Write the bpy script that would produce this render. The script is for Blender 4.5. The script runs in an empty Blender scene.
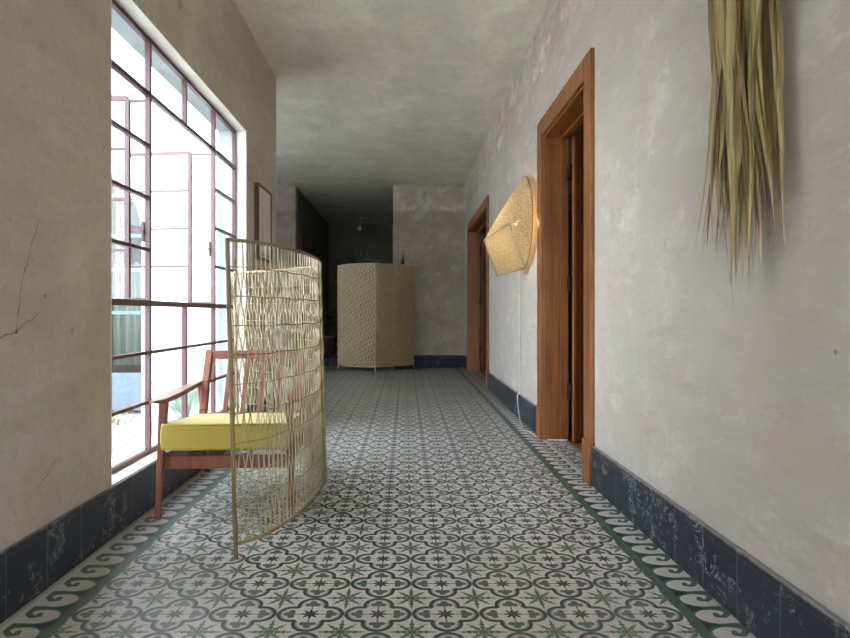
import bpy, bmesh, math, random
from mathutils import Vector, Matrix
R = random.Random(7)
PI = math.pi
scn = bpy.context.scene
COL = scn.collection

# ---------------------------------------------------------------- camera, world, exposure
H = 0.888
cd = bpy.data.cameras.new('camera'); cam = bpy.data.objects.new('camera', cd); COL.objects.link(cam)
cam.location = (0, 0, H); cam.rotation_euler = (PI/2, 0, 0)
cd.sensor_width = 36; cd.lens = 36*598/850
cd.shift_x = (425-406)/850; cd.shift_y = -(319-314)/850
cd.clip_start = 0.05; cd.clip_end = 200
scn.camera = cam

w = bpy.data.worlds.new('overcast_sky'); scn.world = w; w.use_nodes = True
nt = w.node_tree; bg = nt.nodes['Background']
bg.inputs['Color'].default_value = (0.82, 0.92, 1.03, 1); bg.inputs['Strength'].default_value = 5.2
scn.view_settings.view_transform = 'Standard'; scn.view_settings.look = 'None'
scn.view_settings.exposure = 1.64; scn.view_settings.gamma = 1
scn.view_settings.use_curve_mapping = False
try:
    scn.cycles.max_bounces = 12; scn.cycles.diffuse_bounces = 8; scn.cycles.transparent_max_bounces = 24
    scn.cycles.use_denoising = True; scn.cycles.sample_clamp_indirect = 6
except Exception: pass

def portal(name, loc, rot, sx, sy):
    l = bpy.data.lights.new(name, 'AREA'); l.shape = 'RECTANGLE'; l.size = sx; l.size_y = sy
    l.cycles.is_portal = True
    o = bpy.data.objects.new(name, l); COL.objects.link(o); o.location = loc; o.rotation_euler = rot
# daylight portals: real window and arch, plus two openings added for light, facing into the corridor (+X) / (+Y)
portal('window_daylight', (-1.40, 3.39, 1.22), (0, -PI/2, 0), 2.05, 2.05)
portal('added_rear_door_daylight', (-.1, -3.42, 1.25), (PI/2, 0, PI), 1.8, 2.5)  # portal of the unseen rear door, added for extra light
portal('added_bay_window_daylight', (-4.12, 6.7, 1.5), (0, -PI/2, 0), 1.4, 1.8)  # portal of the unseen bay window, added for extra light
portal('arch_daylight', (-2.95, 5.17, 1.13), (PI/2, 0, PI), 1.35, 2.25)

# ---------------------------------------------------------------- node helpers
class E:
    def __init__(s, nt, v): s.nt = nt; s.v = v
    def _m(s, op, *a, clamp=False):
        n = s.nt.nodes.new('ShaderNodeMath'); n.operation = op; n.use_clamp = clamp
        for i, x in enumerate((s,)+a):
            x = x.v if isinstance(x, E) else x
            if isinstance(x, (int, float)): n.inputs[i].default_value = x
            else: s.nt.links.new(x, n.inputs[i])
        return E(s.nt, n.outputs[0])
    def __add__(s, o): return s._m('ADD', o)
    __radd__ = __add__
    def __sub__(s, o): return s._m('SUBTRACT', o)
    def __rsub__(s, o): return E(s.nt, float(o))._m('SUBTRACT', s)
    def __mul__(s, o): return s._m('MULTIPLY', o)
    __rmul__ = __mul__
    def __truediv__(s, o): return s._m('DIVIDE', o)
    def abs(s): return s._m('ABSOLUTE')
    def frac(s): return s._m('FRACT')
    def floor(s): return s._m('FLOOR')
    def sin(s): return s._m('SINE')
    def cos(s): return s._m('COSINE')
    def sqrt(s): return s._m('SQRT')
    def min(s, o): return s._m('MINIMUM', o)
    def max(s, o): return s._m('MAXIMUM', o)
    def sat(s): return (s*1.0)._m('ADD', 0.0, clamp=True)
    def atan2(s, o): return s._m('ARCTAN2', o)
def below(x, edge, soft):          # 1 where x < edge
    return ((edge - x)/soft + 0.5).sat() if isinstance(x, E) else None
def above(x, edge, soft): return ((x - edge)/soft + 0.5).sat()
def length(a, b): return (a*a + b*b).sqrt()
def segd(px, py, ax, ay, bx, by):
    dx, dy = bx-ax, by-ay; L = dx*dx+dy*dy
    h = (((px-ax)*dx + (py-ay)*dy)/L).sat()
    return length(px-ax-h*dx, py-ay-h*dy)

class Mat:
    def __init__(s, name, rough=.6, spec=.5):
        s.m = bpy.data.materials.new(name); s.m.use_nodes = True; s.nt = s.m.node_tree
        s.b = s.nt.nodes['Principled BSDF']; s.b.inputs['Roughness'].default_value = rough
        s.b.inputs['Specular IOR Level'].default_value = spec
        s.tc = s.nt.nodes.new('ShaderNodeTexCoord')
        s.xyz = s.nt.nodes.new('ShaderNodeSeparateXYZ'); s.link(s.tc.outputs['Object'], s.xyz.inputs[0])
        s.X, s.Y, s.Z = [E(s.nt, s.xyz.outputs[i]) for i in range(3)]
    def link(s, a, b): s.nt.links.new(a.v if isinstance(a, E) else a, b)
    def vec(s, sc=(1,1,1)):
        n = s.nt.nodes.new('ShaderNodeMapping'); n.inputs['Scale'].default_value = sc
        s.link(s.tc.outputs['Object'], n.inputs[0]); return n.outputs[0]
    def noise(s, scale, detail=4, rough=.5, sc=(1,1,1), dist=0.0):
        n = s.nt.nodes.new('ShaderNodeTexNoise'); n.inputs['Scale'].default_value = scale
        n.inputs['Detail'].default_value = detail; n.inputs['Roughness'].default_value = rough
        n.inputs['Distortion'].default_value = dist
        s.link(s.vec(sc), n.inputs['Vector']); return E(s.nt, n.outputs['Fac'])
    def mix(s, f, a, b, mode='MIX'):
        n = s.nt.nodes.new('ShaderNodeMix'); n.data_type = 'RGBA'; n.blend_type = mode
        for sock, v in ((n.inputs[0], f), (n.inputs[6], a), (n.inputs[7], b)):
            v = v.v if isinstance(v, E) else v
            if isinstance(v, (int, float)): sock.default_value = v
            elif isinstance(v, tuple): sock.default_value = (*v[:3], 1)
            else: s.nt.links.new(v, sock)
        return n.outputs[2]
    def color(s, c):
        if isinstance(c, tuple): s.b.inputs['Base Color'].default_value = (*c[:3], 1)
        else: s.link(c, s.b.inputs['Base Color'])
        return s
    def bump(s, h, strength=.3, dist=.005):
        n = s.nt.nodes.new('ShaderNodeBump'); n.inputs['Strength'].default_value = strength
        n.inputs['Distance'].default_value = dist; s.link(h, n.inputs['Height'])
        s.link(n.outputs[0], s.b.inputs['Normal']); return s
    def rough(s, r): s.link(r, s.b.inputs['Roughness']); return s

def srgb(r, g, b):
    f = lambda c: ((c/255+.055)/1.055)**2.4 if c > 10 else c/255/12.92
    return (f(r), f(g), f(b))

# ---------------------------------------------------------------- materials
def plaster(name, A, B, Cc, lines=(), spots=(), band=None, bumpy=.35, patchy=0):
    m = Mat(name, .85, .25)
    n1 = m.noise(1.1, 8, .65, dist=.2); n2 = m.noise(3.5, 8, .65); n3 = m.noise(22, 6, .7)
    n4 = m.noise(2.0, 5, .6, sc=(1, .35, 2.2)); n5 = m.noise(1.7, 3, .5, sc=(1.3, 1.3, .6))
    c = m.mix(above(n1, .5, .22), A, B)
    c = m.mix(above(n2, .52, .25)*.7, c, Cc)
    c = m.mix(above(n4, .56, .16)*.38, c, tuple(x*.72 for x in B))
    c = m.mix(above(n5, .58, .12)*.35, c, tuple(min(1, x*1.25) for x in A))
    c = m.mix(above(n3, .58, .16)*.30, c, tuple(x*.62 for x in Cc))
    c = m.mix(above(m.noise(60, 3, .6), .66, .08)*.35, c, tuple(x*.5 for x in B))
    if patchy:
        f1 = m.noise(4.5, 10, .72, sc=(1, .8, 1.3)); f2 = m.noise(2.1, 10, .74, sc=(1, .7, 1.2)); f3 = m.noise(9, 8, .7, sc=(1, .45, 1.8))
        c = m.mix(above(f1, .55, .05)*.42*patchy, c, srgb(222,214,206))
        c = m.mix(above(f2, .535, .08)*.45*patchy, c, srgb(188,160,150))
        c = m.mix(above(f3, .57, .08)*.30*patchy, c, srgb(160,150,136))
        c = m.mix(above(m.noise(1.6, 9, .7), .55, .08)*.30*patchy, c, srgb(166,168,146))
    if band:                       # old paint line: rougher, greener plaster below a height
        zz = m.Z + (n2-.5)*.05
        low = below(zz, band[0], .05)
        pn = m.noise(3.2, 9, .7, dist=.2)
        c = m.mix(low*(above(pn, .46, .2)*.5+.3), c, band[1])
    dn = (m.noise(30, 3)-.5)*.02; Yd = m.Y + dn; Zd = m.Z + (m.noise(25, 2)-.5)*.02
    for (a, b_, c_, d, wd) in lines:
        c = m.mix(below(segd(Yd, Zd, a, b_, c_, d), wd, .002)*.85, c, (.05, .045, .04))
    for (a, b_, r, colr) in spots:
        c = m.mix(below(length(Yd-a, Zd-b_), r, r*.5)*.6, c, colr)
    m.color(c)
    h = n2*.5 + n3*.35 + m.noise(9, 4, .6, sc=(1, .5, 2))*.5
    m.bump(h, bumpy, .006)
    return m.m

M_right = plaster('aged_plaster_right', srgb(206,192,184), srgb(186,176,165), srgb(207,189,184),
    spots=[(2.637, .70, .010, srgb(150,200,205)), (2.09, 1.785, .008, srgb(150,200,205)), (2.62, .58, .006, srgb(150,200,205)),
           (4.42,1.9,.16,srgb(170,178,158)), (4.42,1.2,.10,srgb(176,182,164)), (1.355,.80,.005,srgb(90,84,70)), (4.75,.42,.035,srgb(198,176,140))],
    band=(2.62, srgb(184,176,166)), patchy=1.7, bumpy=.6)
M_left = plaster('aged_plaster_left', srgb(206,193,176), srgb(190,180,158), srgb(200,188,172),
    lines=[(1.911,1.19,1.827,.99,.0011),(1.827,.99,1.80,.84,.0009),(1.728,.819,1.80,.835,.0016),(1.80,.835,1.906,.891,.001),
           (1.95,.36,2.0,.40,.0012),(1.90,.33,1.95,.36,.001)],
    spots=[(1.943,.946,.005,(.04,.035,.03)), (1.80,.835,.007,(.04,.035,.03)), (2.1,.83,.012,srgb(160,136,116)),(2.75,2.42,.02,srgb(150,140,105)),(3.1,2.5,.03,srgb(160,130,105))], bumpy=.3, patchy=.35)
M_back = plaster('aged_plaster_back', srgb(184,168,158), srgb(168,156,140), srgb(178,162,152), band=(2.60, srgb(140,128,110)), patchy=.9)
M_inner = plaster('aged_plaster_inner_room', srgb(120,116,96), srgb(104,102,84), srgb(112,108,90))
M_ceil = plaster('limewashed_ceiling', srgb(236,229,212), srgb(226,223,204), srgb(234,222,204), bumpy=.2, patchy=.25)
M_white = plaster('white_render', srgb(240,240,238), srgb(234,234,232), srgb(238,238,236), bumpy=.15)
M_reveal = plaster('white_limewash_reveal', srgb(226,222,214), srgb(218,214,206), srgb(224,220,210), bumpy=.15)

M_concrete = plaster('bluish_concrete_reveal', srgb(150,158,164), srgb(128,138,144), srgb(140,146,150), bumpy=.3)

def floor_mat():
    m = Mat('patterned_cement_tile', .33, .5)
    X, Y = m.X, m.Y
    CREAM = srgb(192,187,182); GREEN = srgb(74,98,80); CHAR = srgb(34,34,44); GREY = srgb(108,112,116)
    DG = srgb(62,92,78); BLACKG = srgb(32,42,44)
    u = ((X+.083)/.2+.5).frac()-.5; v = ((Y-1.77)/.2+.5).frac()-.5
    au, av = u.abs(), v.abs()
    a, b = au.max(av), au.min(av)
    d1 = length(a-.262, b)-.230
    inside = below(d1.min((a+b-.40)*.7), 0, .01)
    S = .014
    c = m.mix(0.0, CREAM, CREAM)
    # corner star
    cu, cv = .5-au, .5-av
    ca, cb = cu.max(cv), cu.min(cv)
    def leaf(r, t, L):
        tp = ((L-r)/.13).sat()
        wd = (r*70).sin()*.010*tp + .005 + tp*.025*(r/.06).sat()
        return below(t, wd, S)*below(r, L, .02)
    s_ = (cu+cv)*.7071; t_ = (cu-cv).abs()*.7071
    star = leaf(ca, cb, .335).max(leaf(s_, t_, .30)).max(below(length(cu, cv), .045, .02))
    c = m.mix(star*(1-inside), c, GREEN)
    # quatrefoil bands
    ring = above(a+b, .365, .02)
    grey = below((d1+.062).abs(), .018, S)*ring
    dark = below((d1+.022).abs(), .028, S)*ring
    c = m.mix(grey*.75, c, GREY); c = m.mix(dark, c, CHAR)
    clover = below(length(a-.343, b), .058, S).max(below(length(a-.278, b-.070), .052, S)).max(below(length(a-.28, b), .055, S))
    clover = clover.max(below(b, .011, S)*above(a, .15, .01)*below(a, .36, .01))
    c = m.mix(clover, c, GREEN)
    ang = a*0+v.atan2(u); rr = length(u, v)
    c8 = (ang*4).cos().abs()
    c = m.mix(below(rr, .065+c8*c8*.075, S), c, CHAR)
    c = m.mix(below((rr-.030).abs(), .006, S)*.5, c, GREY)
    # joints + tile to tile tone
    joint = above(au.max(av), .4955, .004)
    c = m.mix(joint*.55, c, (.06,.06,.06))
    wn = m.nt.nodes.new('ShaderNodeTexWhiteNoise'); wn.noise_dimensions = '2D'
    cx = m.nt.nodes.new('ShaderNodeCombineXYZ')
    m.link(((X+.083)/.2+.5).floor(), cx.inputs[0]); m.link(((Y-1.77)/.2+.5).floor(), cx.inputs[1]); m.link(cx.outputs[0], wn.inputs['Vector'])
    tone = E(m.nt, wn.outputs['Value'])
    c = m.mix(tone*.16, c, (.2,.2,.19))
    # scroll border, t: 0 at green stripe .. 1 at wall, s along
    tR = (X-.85)/.128; tL = (X*-1-1.016)/.128
    isL = below(X, 0, .001)
    t = tR*(1-isL)+tL*isL
    s = ((Y-1.7)/.1).frac()
    lobe = length((s-.55)/.40, (t-.46)/.44)-1
    creamb = below(lobe, 0, .06).max(above(t, .88, .03))
    creamb = creamb.max(below((s-.42).abs(), .24, .04)*above(t, .45, .03))
    t2 = t*1.25; hook = segd(s, t2, 1.02, .86, .90, 1.02).min(segd(s, t2, .90, 1.02, .70, .98)).min(segd(s, t2, .70, .98, .54, .80)).min(segd(s, t2, .54, .80, .58, .62)).min(segd(s, t2, .58, .62, .70, .66))
    creamb = creamb*(1-below(hook, .085, .02)*below(t, .90, .02))
    bc = m.mix(creamb, DG, CREAM)
    edge = below(lobe, .18, .05)*(1-creamb)
    bc = m.mix(below(t, .35, .04)*(1-edge)*(1-creamb), bc, BLACKG)
    bj = ((Y-1.7)/.2).frac()
    bc = m.mix(below((bj-.5).abs()*-1, -.4955, .004)*.4, bc, (.05,.05,.05))
    bc = m.mix(below(t, 0, .02), bc, DG)
    bc = m.mix(above(t, 1.0, .02), bc, srgb(170,164,150))
    inb = above(X, .817, .002)*below(X, 1.0, .002)
    inb = inb.max(below(X, -.983, .002)*above(X, -1.18, .002)*below(Y, 5.45, .002))
    c = m.mix(inb, c, bc)
    # wear
    wear = m.noise(1.3, 6, .6)
    c = m.mix(above(wear, .5, .3)*.22, c, srgb(120,118,108))
    c = m.mix(above(m.noise(40, 4, .7), .6, .2)*.15, c, srgb(90,90,84))
    m.color(c)
    m.b.inputs['Roughness'].default_value = .36; m.b.inputs['Specular IOR Level'].default_value = .42
    m.bump(m.noise(5, 3)*1.0 + joint*-.6, .10, .004)
    return m.m
M_floor = floor_mat()

def skirt_mat(axis, name='dark_marbled_tile', k=1., sp=.5):
    m = Mat(name, .36 if k == 1 else .6, sp)
    P = m.Y if axis == 'y' else m.X
    n = m.noise(9, 8, .7, dist=1.2, sc=(1,1,1)); n2 = m.noise(6, 6, .6, dist=1.0)
    vein = below((n-.5).abs(), .009, .014)*above(n2, .56, .05)
    fleck = above(m.noise(17, 7, .75, dist=1.2), .65, .05)
    c = m.mix(m.noise(3, 5), srgb(20,24,34), srgb(44,52,70))
    c = m.mix(vein*.75*k, c, srgb(185,190,192)); c = m.mix(fleck*.6*k, c, srgb(176,176,172))
    g = ((P-.13)/.2+.5).frac()-.5
    j = below(g.abs(), .016, .012)
    c = m.mix(j*.55, c, srgb(92,100,114))
    c = m.mix(below((m.Z-.184).abs(), .0015, .002)*.3, c, srgb(100,108,122))
    c = m.mix(above(m.Z+(m.noise(30,4)-.5)*.02, .203, .01)*.65, c, srgb(150,144,138))
    m.color(c); m.bump(m.noise(14, 4)*.4 - j*.5, .25, .004)
    return m.m
M_skY = skirt_mat('y'); M_skX = skirt_mat('x', 'dark_marbled_tile_back', .3, .2)

def wood(name, c1, c2, axis=2, rough=.4, scale=18):
    m = Mat(name, rough, .5)
    sc = [1, 1, 1]; sc[axis] = .07
    n = m.noise(scale, 6, .6, sc=tuple(sc), dist=.8); n2 = m.noise(scale*5, 4, .6, sc=tuple(sc))
    c = m.mix(above(n, .5, .4), c1, c2); c = m.mix(above(n2, .55, .3)*.35, c, tuple(x*.5 for x in c2))
    c = m.mix(above(m.noise(2.5, 3, sc=(1,1,.6)), .55, .2)*.3, c, tuple(x*.6 for x in c2))
    m.color(c); m.bump(n2, .12, .002); return m.m
M_doorwood = wood('varnished_pine_casing', srgb(166,102,52), srgb(114,66,28))
M_doorleaf = wood('dark_door_leaf_wood', srgb(112,68,40), srgb(80,46,26))
M_chairwood = wood('reddish_teak', srgb(142,80,54), srgb(102,54,38), 2, .35, 26)
M_floorwood = wood('orange_floorboards', srgb(160,96,52), srgb(130,74,38), 1)
M_framewood = wood('dark_picture_frame_wood', srgb(80,44,30), srgb(58,30,20))

def simple(name, col, rough=.6, spec=.5, var=.15, nscale=20, sc=(1,1,1), metal=0, bump=0.):
    m = Mat(name, rough, spec); n = m.noise(nscale, 5, .6, sc=sc)
    m.color(m.mix(above(n, .5, .5), tuple(x*(1-var) for x in col), tuple(min(1, x*(1+var)) for x in col)))
    m.b.inputs['Metallic'].default_value = metal
    if bump: m.bump(n, bump, .002)
    return m.m
M_steel = simple('oxide_red_painted_steel', srgb(82,46,48), .45, nscale=30)
M_latch = simple('dull_brass', srgb(120,90,60), .4, metal=.7)
M_iron = simple('dark_iron', srgb(50,46,44), .45, metal=.8)
def rattan_mat(name, c, var=.3, trans=.15):
    m = Mat(name, .55, .4); n = m.noise(110, 3, .6, sc=(1,1,.06)); n2 = m.noise(5, 3)
    cc = m.mix(above(n, .5, .4), tuple(x*(1-var) for x in c), tuple(min(1,x*(1+var*.6)) for x in c))
    cc = m.mix(above(n2, .5, .4)*.35, cc, (c[0]*.8, c[1]*.72, c[2]*.55))
    m.color(cc); return m.m
M_rattan = rattan_mat('straw_rattan', srgb(176,163,132))
M_rattan_d = rattan_mat('darker_rattan', srgb(152,130,92))
M_rattan_g = rattan_mat('bleached_rattan', srgb(200,182,150))
M_rattan_t = rattan_mat('tan_rattan', srgb(190,164,118))
M_palmdry = rattan_mat('dried_palm_leaf', srgb(176,154,106), .35)
M_palmdry2 = rattan_mat('dried_palm_leaf_brown', srgb(136,106,66), .35)
M_palmdry3 = rattan_mat('dried_palm_leaf_green', srgb(168,150,102), .3)
def leaf_mat(name, col):
    m = Mat(name, .5, .4); n = m.noise(12, 3)
    m.color(m.mix(n, tuple(x*.7 for x in col), tuple(x*1.25 for x in col))); return m.m
M_leafdark = leaf_mat('deep_green_palm_leaf', srgb(38,58,32))
M_leafout = leaf_mat('garden_palm_leaf', srgb(96,124,96))
M_grass = leaf_mat('lawn_green', srgb(120,156,92))
M_terra = simple('dark_clay_pot', srgb(70,50,42), .7)
M_soil = simple('potting_soil', srgb(45,36,30), .9, nscale=60, bump=.6)
M_paving = simple('pale_courtyard_paving', srgb(226,223,216), .8, nscale=6)
M_pavedge = simple('terracotta_kerb', srgb(178,128,118), .8, nscale=12)
M_bluepaint = simple('blue_grey_door_paint', srgb(84,100,112), .5)
M_cord = simple('white_cord_plastic', srgb(200,198,192), .5)
M_cardgrey = simple('dull_metal_lamp', srgb(150,148,140), .5)
M_darkred = simple('dark_red_door_paint', srgb(92,34,38), .5)

def cushion_mat():
    m = Mat('mustard_yellow_upholstery', .8, .3)
    n = m.noise(350, 2, .6); n2 = m.noise(6, 4)
    c = m.mix(n2, srgb(176,152,66), srgb(192,170,82)); c = m.mix(above(n, .5, .3)*.25, c, srgb(146,132,38))
    m.color(c); m.b.inputs['Sheen Weight'].default_value = .3; m.bump(n, .2, .001); return m.m
M_cushion = cushion_mat()
M_piping = simple('yellow_piping', srgb(158,144,40), .8)

def glass_mat(name, tint=(1,1,1), ior=1.45):
    m = bpy.data.materials.new(name); m.use_nodes = True; nt = m.node_tree; nt.nodes.clear()
    o = nt.nodes.new('ShaderNodeOutputMaterial'); mx = nt.nodes.new('ShaderNodeMixShader')
    t = nt.nodes.new('ShaderNodeBsdfTransparent'); t.inputs[0].default_value = (*tint, 1)
    g = nt.nodes.new('ShaderNodeBsdfGlossy'); g.inputs['Roughness'].default_value = .01
    f = nt.nodes.new('ShaderNodeLayerWeight'); f.inputs[0].default_value = .5
    r0 = ((ior-1)/(ior+1))**2                      # Schlick reflectance, the same from both sides of the pane
    fr = E(nt, f.outputs['Facing'])._m('POWER', 5.0)*(.8-r0) + r0
    nt.links.new(fr.v, mx.inputs[0]); nt.links.new(t.outputs[0], mx.inputs[1]); nt.links.new(g.outputs[0], mx.inputs[2])
    nt.links.new(mx.outputs[0], o.inputs[0]); return m
M_glass = glass_mat('clear_window_glass', (.97,.98,.98))
M_glassblue = glass_mat('bluish_door_glass', (.50,.60,.67), 1.25)

def translucent_mat(name, col, f=.45, holes=0., scale=90):
    m = Mat(name, .7, .2); nt = m.nt
    n = m.noise(scale, 3, .6)
    m.color(m.mix(n, tuple(x*.75 for x in col), tuple(min(1,x*1.15) for x in col)))
    out = nt.nodes['Material Output']; mx = nt.nodes.new('ShaderNodeMixShader'); mx.inputs[0].default_value = f
    t = nt.nodes.new('ShaderNodeBsdfTranslucent'); t.inputs[0].default_value = (*col, 1)
    nt.links.new(m.b.outputs[0], mx.inputs[1]); nt.links.new(t.outputs[0], mx.inputs[2])
    last = mx.outputs[0]
    m.mx = mx; nt.links.new(last, out.inputs[0]); m.out = out
    return m
M_curtain = translucent_mat('cream_curtain', srgb(214,206,184), .5).m

def woven_shade_mat():
    m = translucent_mat('open_weave_lamp_fibre', srgb(210,196,158), .45, scale=70)
    nt = m.nt
    v = nt.nodes.new('ShaderNodeTexVoronoi'); v.feature = 'DISTANCE_TO_EDGE'; v.inputs['Scale'].default_value = 75
    m.link(m.vec((1.5, 1.5, .7)), v.inputs['Vector'])
    hole = above(E(nt, v.outputs['Distance']), .16, .05)
    tr = nt.nodes.new('ShaderNodeBsdfTransparent'); mx2 = nt.nodes.new('ShaderNodeMixShader')
    m.link(hole*.6, mx2.inputs[0]); nt.links.new(m.mx.outputs[0], mx2.inputs[1]); nt.links.new(tr.outputs[0], mx2.inputs[2])
    nt.links.new(mx2.outputs[0], m.out.inputs[0])
    return m.m
M_shade = woven_shade_mat()

def emit_mat(name, col, s):
    m = Mat(name); m.b.inputs['Emission Color'].default_value = (*col, 1); m.b.inputs['Emission Strength'].default_value = s
    m.color(col); return m.m
M_bulb = emit_mat('warm_bulb_glass', (1, .62, .25), 9)

def art_mat():
    m = Mat('pale_ink_drawing', .7, .3)
    c = m.mix(m.noise(4, 4), srgb(226,216,204), srgb(212,204,196))
    st = below((m.X-.06+(m.noise(6,3)-.5)*.12).abs(), .012, .012)*above(m.noise(14,4), .45, .1)*below((m.Z-.33).abs(), .16, .03)
    c = m.mix(st*.6, c, srgb(120,118,124))
    row = below(length((m.X/.045).frac()-.5, (m.Z-.045)/.045), .22, .08)*below(m.X.abs(), .17, .002)
    c = m.mix(row*.85, c, srgb(60,44,40))
    m.color(c); return m.m
M_art = art_mat()

# ---------------------------------------------------------------- mesh helpers
def link(name, bm, mat, parent=None, loc=None, rot=None, smooth=False, bevel=0., seg=2):
    if bevel:
        pass
    bmesh.ops.recalc_face_normals(bm, faces=bm.faces[:])
    me = bpy.data.meshes.new(name); bm.to_mesh(me); bm.free()
    o = bpy.data.objects.new(name, me); COL.objects.link(o)
    if mat: me.materials.append(mat)
    if parent: o.parent = parent
    if loc: o.location = loc
    if rot: o.rotation_euler = rot
    if smooth:
        for p in me.polygons: p.use_smooth = True
    if bevel:
        md = o.modifiers.new('bevel', 'BEVEL'); md.width = bevel; md.segments = seg; md.limit_method = 'ANGLE'
    return o
def box(bm, x0, x1, y0, y1, z0, z1, M=None):
    vs = [bm.verts.new((x, y, z)) for x in (x0, x1) for y in (y0, y1) for z in (z0, z1)]
    if M is not None:
        for v in vs: v.co = M @ v.co
    for f in ((0,1,3,2),(4,6,7,5),(0,4,5,1),(2,3,7,6),(0,2,6,4),(1,5,7,3)):
        bm.faces.new([vs[i] for i in f])
def boxes(*bs):
    bm = bmesh.new()
    for b in bs: box(bm, *b)
    return bm
def tube(bm, pts, r, n=6, r2=None, closed=False, caps=True):
    pts = [Vector(p) for p in pts]; N = len(pts); rings = []
    T0 = (pts[1]-pts[0]).normalized(); up = Vector((0,0,1)) if abs(T0.z) < .9 else Vector((1,0,0))
    U = T0.cross(up).normalized()
    for i, p in enumerate(pts):
        T = (pts[(i+1) % N]-pts[i-1]) if closed else (pts[min(i+1, N-1)]-pts[max(i-1, 0)])
        T.normalize(); U = (U - T*U.dot(T)).normalized(); V = T.cross(U)
        rr = r[i] if isinstance(r, (list, tuple)) else r; rb = (r2 if r2 else rr)
        rings.append([bm.verts.new(p + U*rr*math.cos(2*PI*k/n) + V*rb*math.sin(2*PI*k/n)) for k in range(n)])
    for i in range(N if closed else N-1):
        A, B = rings[i], rings[(i+1) % N]
        for k in range(n): bm.faces.new((A[k], A[(k+1) % n], B[(k+1) % n], B[k]))
    if caps and not closed:
        bm.faces.new(rings[0]); bm.faces.new(rings[-1])
def bar(bm, p, q, w, d, side=(1,0,0), w2=None, d2=None):
    """tapered rectangular bar from p to q; w along side, d across"""
    p, q = Vector(p), Vector(q); T = (q-p).normalized(); S = Vector(side); S = (S-T*S.dot(T)).normalized(); D = T.cross(S)
    w2 = w2 or w; d2 = d2 or d; vs = []
    for c, a, b in ((p, w, d), (q, w2, d2)):
        for sx, sy in ((-1,-1),(1,-1),(1,1),(-1,1)): vs.append(bm.verts.new(c+S*a/2*sx+D*b/2*sy))
    bm.faces.new(vs[:4]); bm.faces.new(vs[4:])
    for k in range(4): bm.faces.new((vs[k], vs[(k+1)%4], vs[4+(k+1)%4], vs[4+k]))
def lathe(bm, prof, n=24, c=(0,0,0)):
    rings = []
    for r, z in prof:
        rings.append([bm.verts.new((c[0]+r*math.cos(2*PI*k/n), c[1]+r*math.sin(2*PI*k/n), c[2]+z)) for k in range(n)])
    for A, B in zip(rings, rings[1:]):
        for k in range(n): bm.faces.new((A[k], A[(k+1)%n], B[(k+1)%n], B[k]))
    bm.faces.new(rings[0]); bm.faces.new(rings[-1])
def empty(name, loc=(0,0,0), rotz=0, kind=None, parent=None):
    o = bpy.data.objects.new(name, None); COL.objects.link(o); o.location = loc; o.rotation_euler = (0,0,rotz)
    o.empty_display_size = .1
    if kind: o['kind'] = kind
    if parent: o.parent = parent
    return o
def tag(o, label=None, cat=None, group=None, kind=None):
    if label: o['label'] = label
    if cat: o['category'] = cat
    if group: o['group'] = group
    if kind: o['kind'] = kind
    return o
def struct(name, bm, mat, **k):
    o = link(name, bm, mat, **k)
    if not k.get('parent'): o['kind'] = 'structure'
    return o
def smoothpath(P, n):
    """Catmull-Rom through P, resampled evenly to n points"""
    P = [Vector(p) for p in P]; Q = [P[0]*2-P[1]]+P+[P[-1]*2-P[-2]]; out = []
    for i in range(1, len(Q)-2):
        for k in range(24):
            t = k/24; a, b, c, d = Q[i-1], Q[i], Q[i+1], Q[i+2]
            out.append(.5*((2*b)+(c-a)*t+(2*a-5*b+4*c-d)*t*t+(3*b-a-3*c+d)*t*t*t))
    out.append(P[-1]); L = [0]
    for a, b in zip(out, out[1:]): L.append(L[-1]+(b-a).length)
    res = []; j = 0
    for i in range(n):
        s = L[-1]*i/(n-1)
        while j < len(L)-2 and L[j+1] < s: j += 1
        f = (s-L[j])/max(1e-9, L[j+1]-L[j]); res.append(out[j].lerp(out[j+1], min(1, max(0, f))))
    return res, L[-1]

# ---------------------------------------------------------------- room shell
XL, XR, CE, YB = -1.173, 0.975, 3.02, 9.93
WZ0, WZ1 = .205, 2.236
struct('floor', boxes((-4.2, 1.13, -3.2, 14.4, -.15, 0)), M_floor)
# left wall (0.204 thick) with two window openings
def wall_with_holes(x0, x1, y0, y1, holes, z1=CE):
    bm = bmesh.new(); y = y0
    for (a, b, za, zb) in sorted(holes):
        box(bm, x0, x1, y, a, 0, z1); box(bm, x0, x1, a, b, 0, za) if za > 0 else None; box(bm, x0, x1, a, b, zb, z1); y = b
    box(bm, x0, x1, y, y1, 0, z1); return bm
struct('wall_left', wall_with_holes(-1.377, XL, -3.2, 5.41, [(2.376, 4.39, WZ0, WZ1)]), M_left)
D1 = (3.205, 4.235, 2.152); D2 = (7.12, 9.25, 2.17)
struct('wall_right', wall_with_holes(XR, 1.15, -3.2, 14.4, [(D1[0], D1[1], 0, D1[2]), (D2[0], D2[1], 0, D2[2])]), M_right)
struct('wall_back', boxes((-.216, XR, YB, YB+.2, 0, CE), (-3.9, -1.835, YB, YB+.2, 0, CE)), M_back)
struct('wall_rear', boxes((XL-.2, -1.0, -3.4, -3.2, 0, CE), (.8, 1.15, -3.4, -3.2, 0, CE), (-1.0, .8, -3.4, -3.2, 2.5, CE)), M_right)  # gap in the middle lets in the added rear daylight
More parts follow.
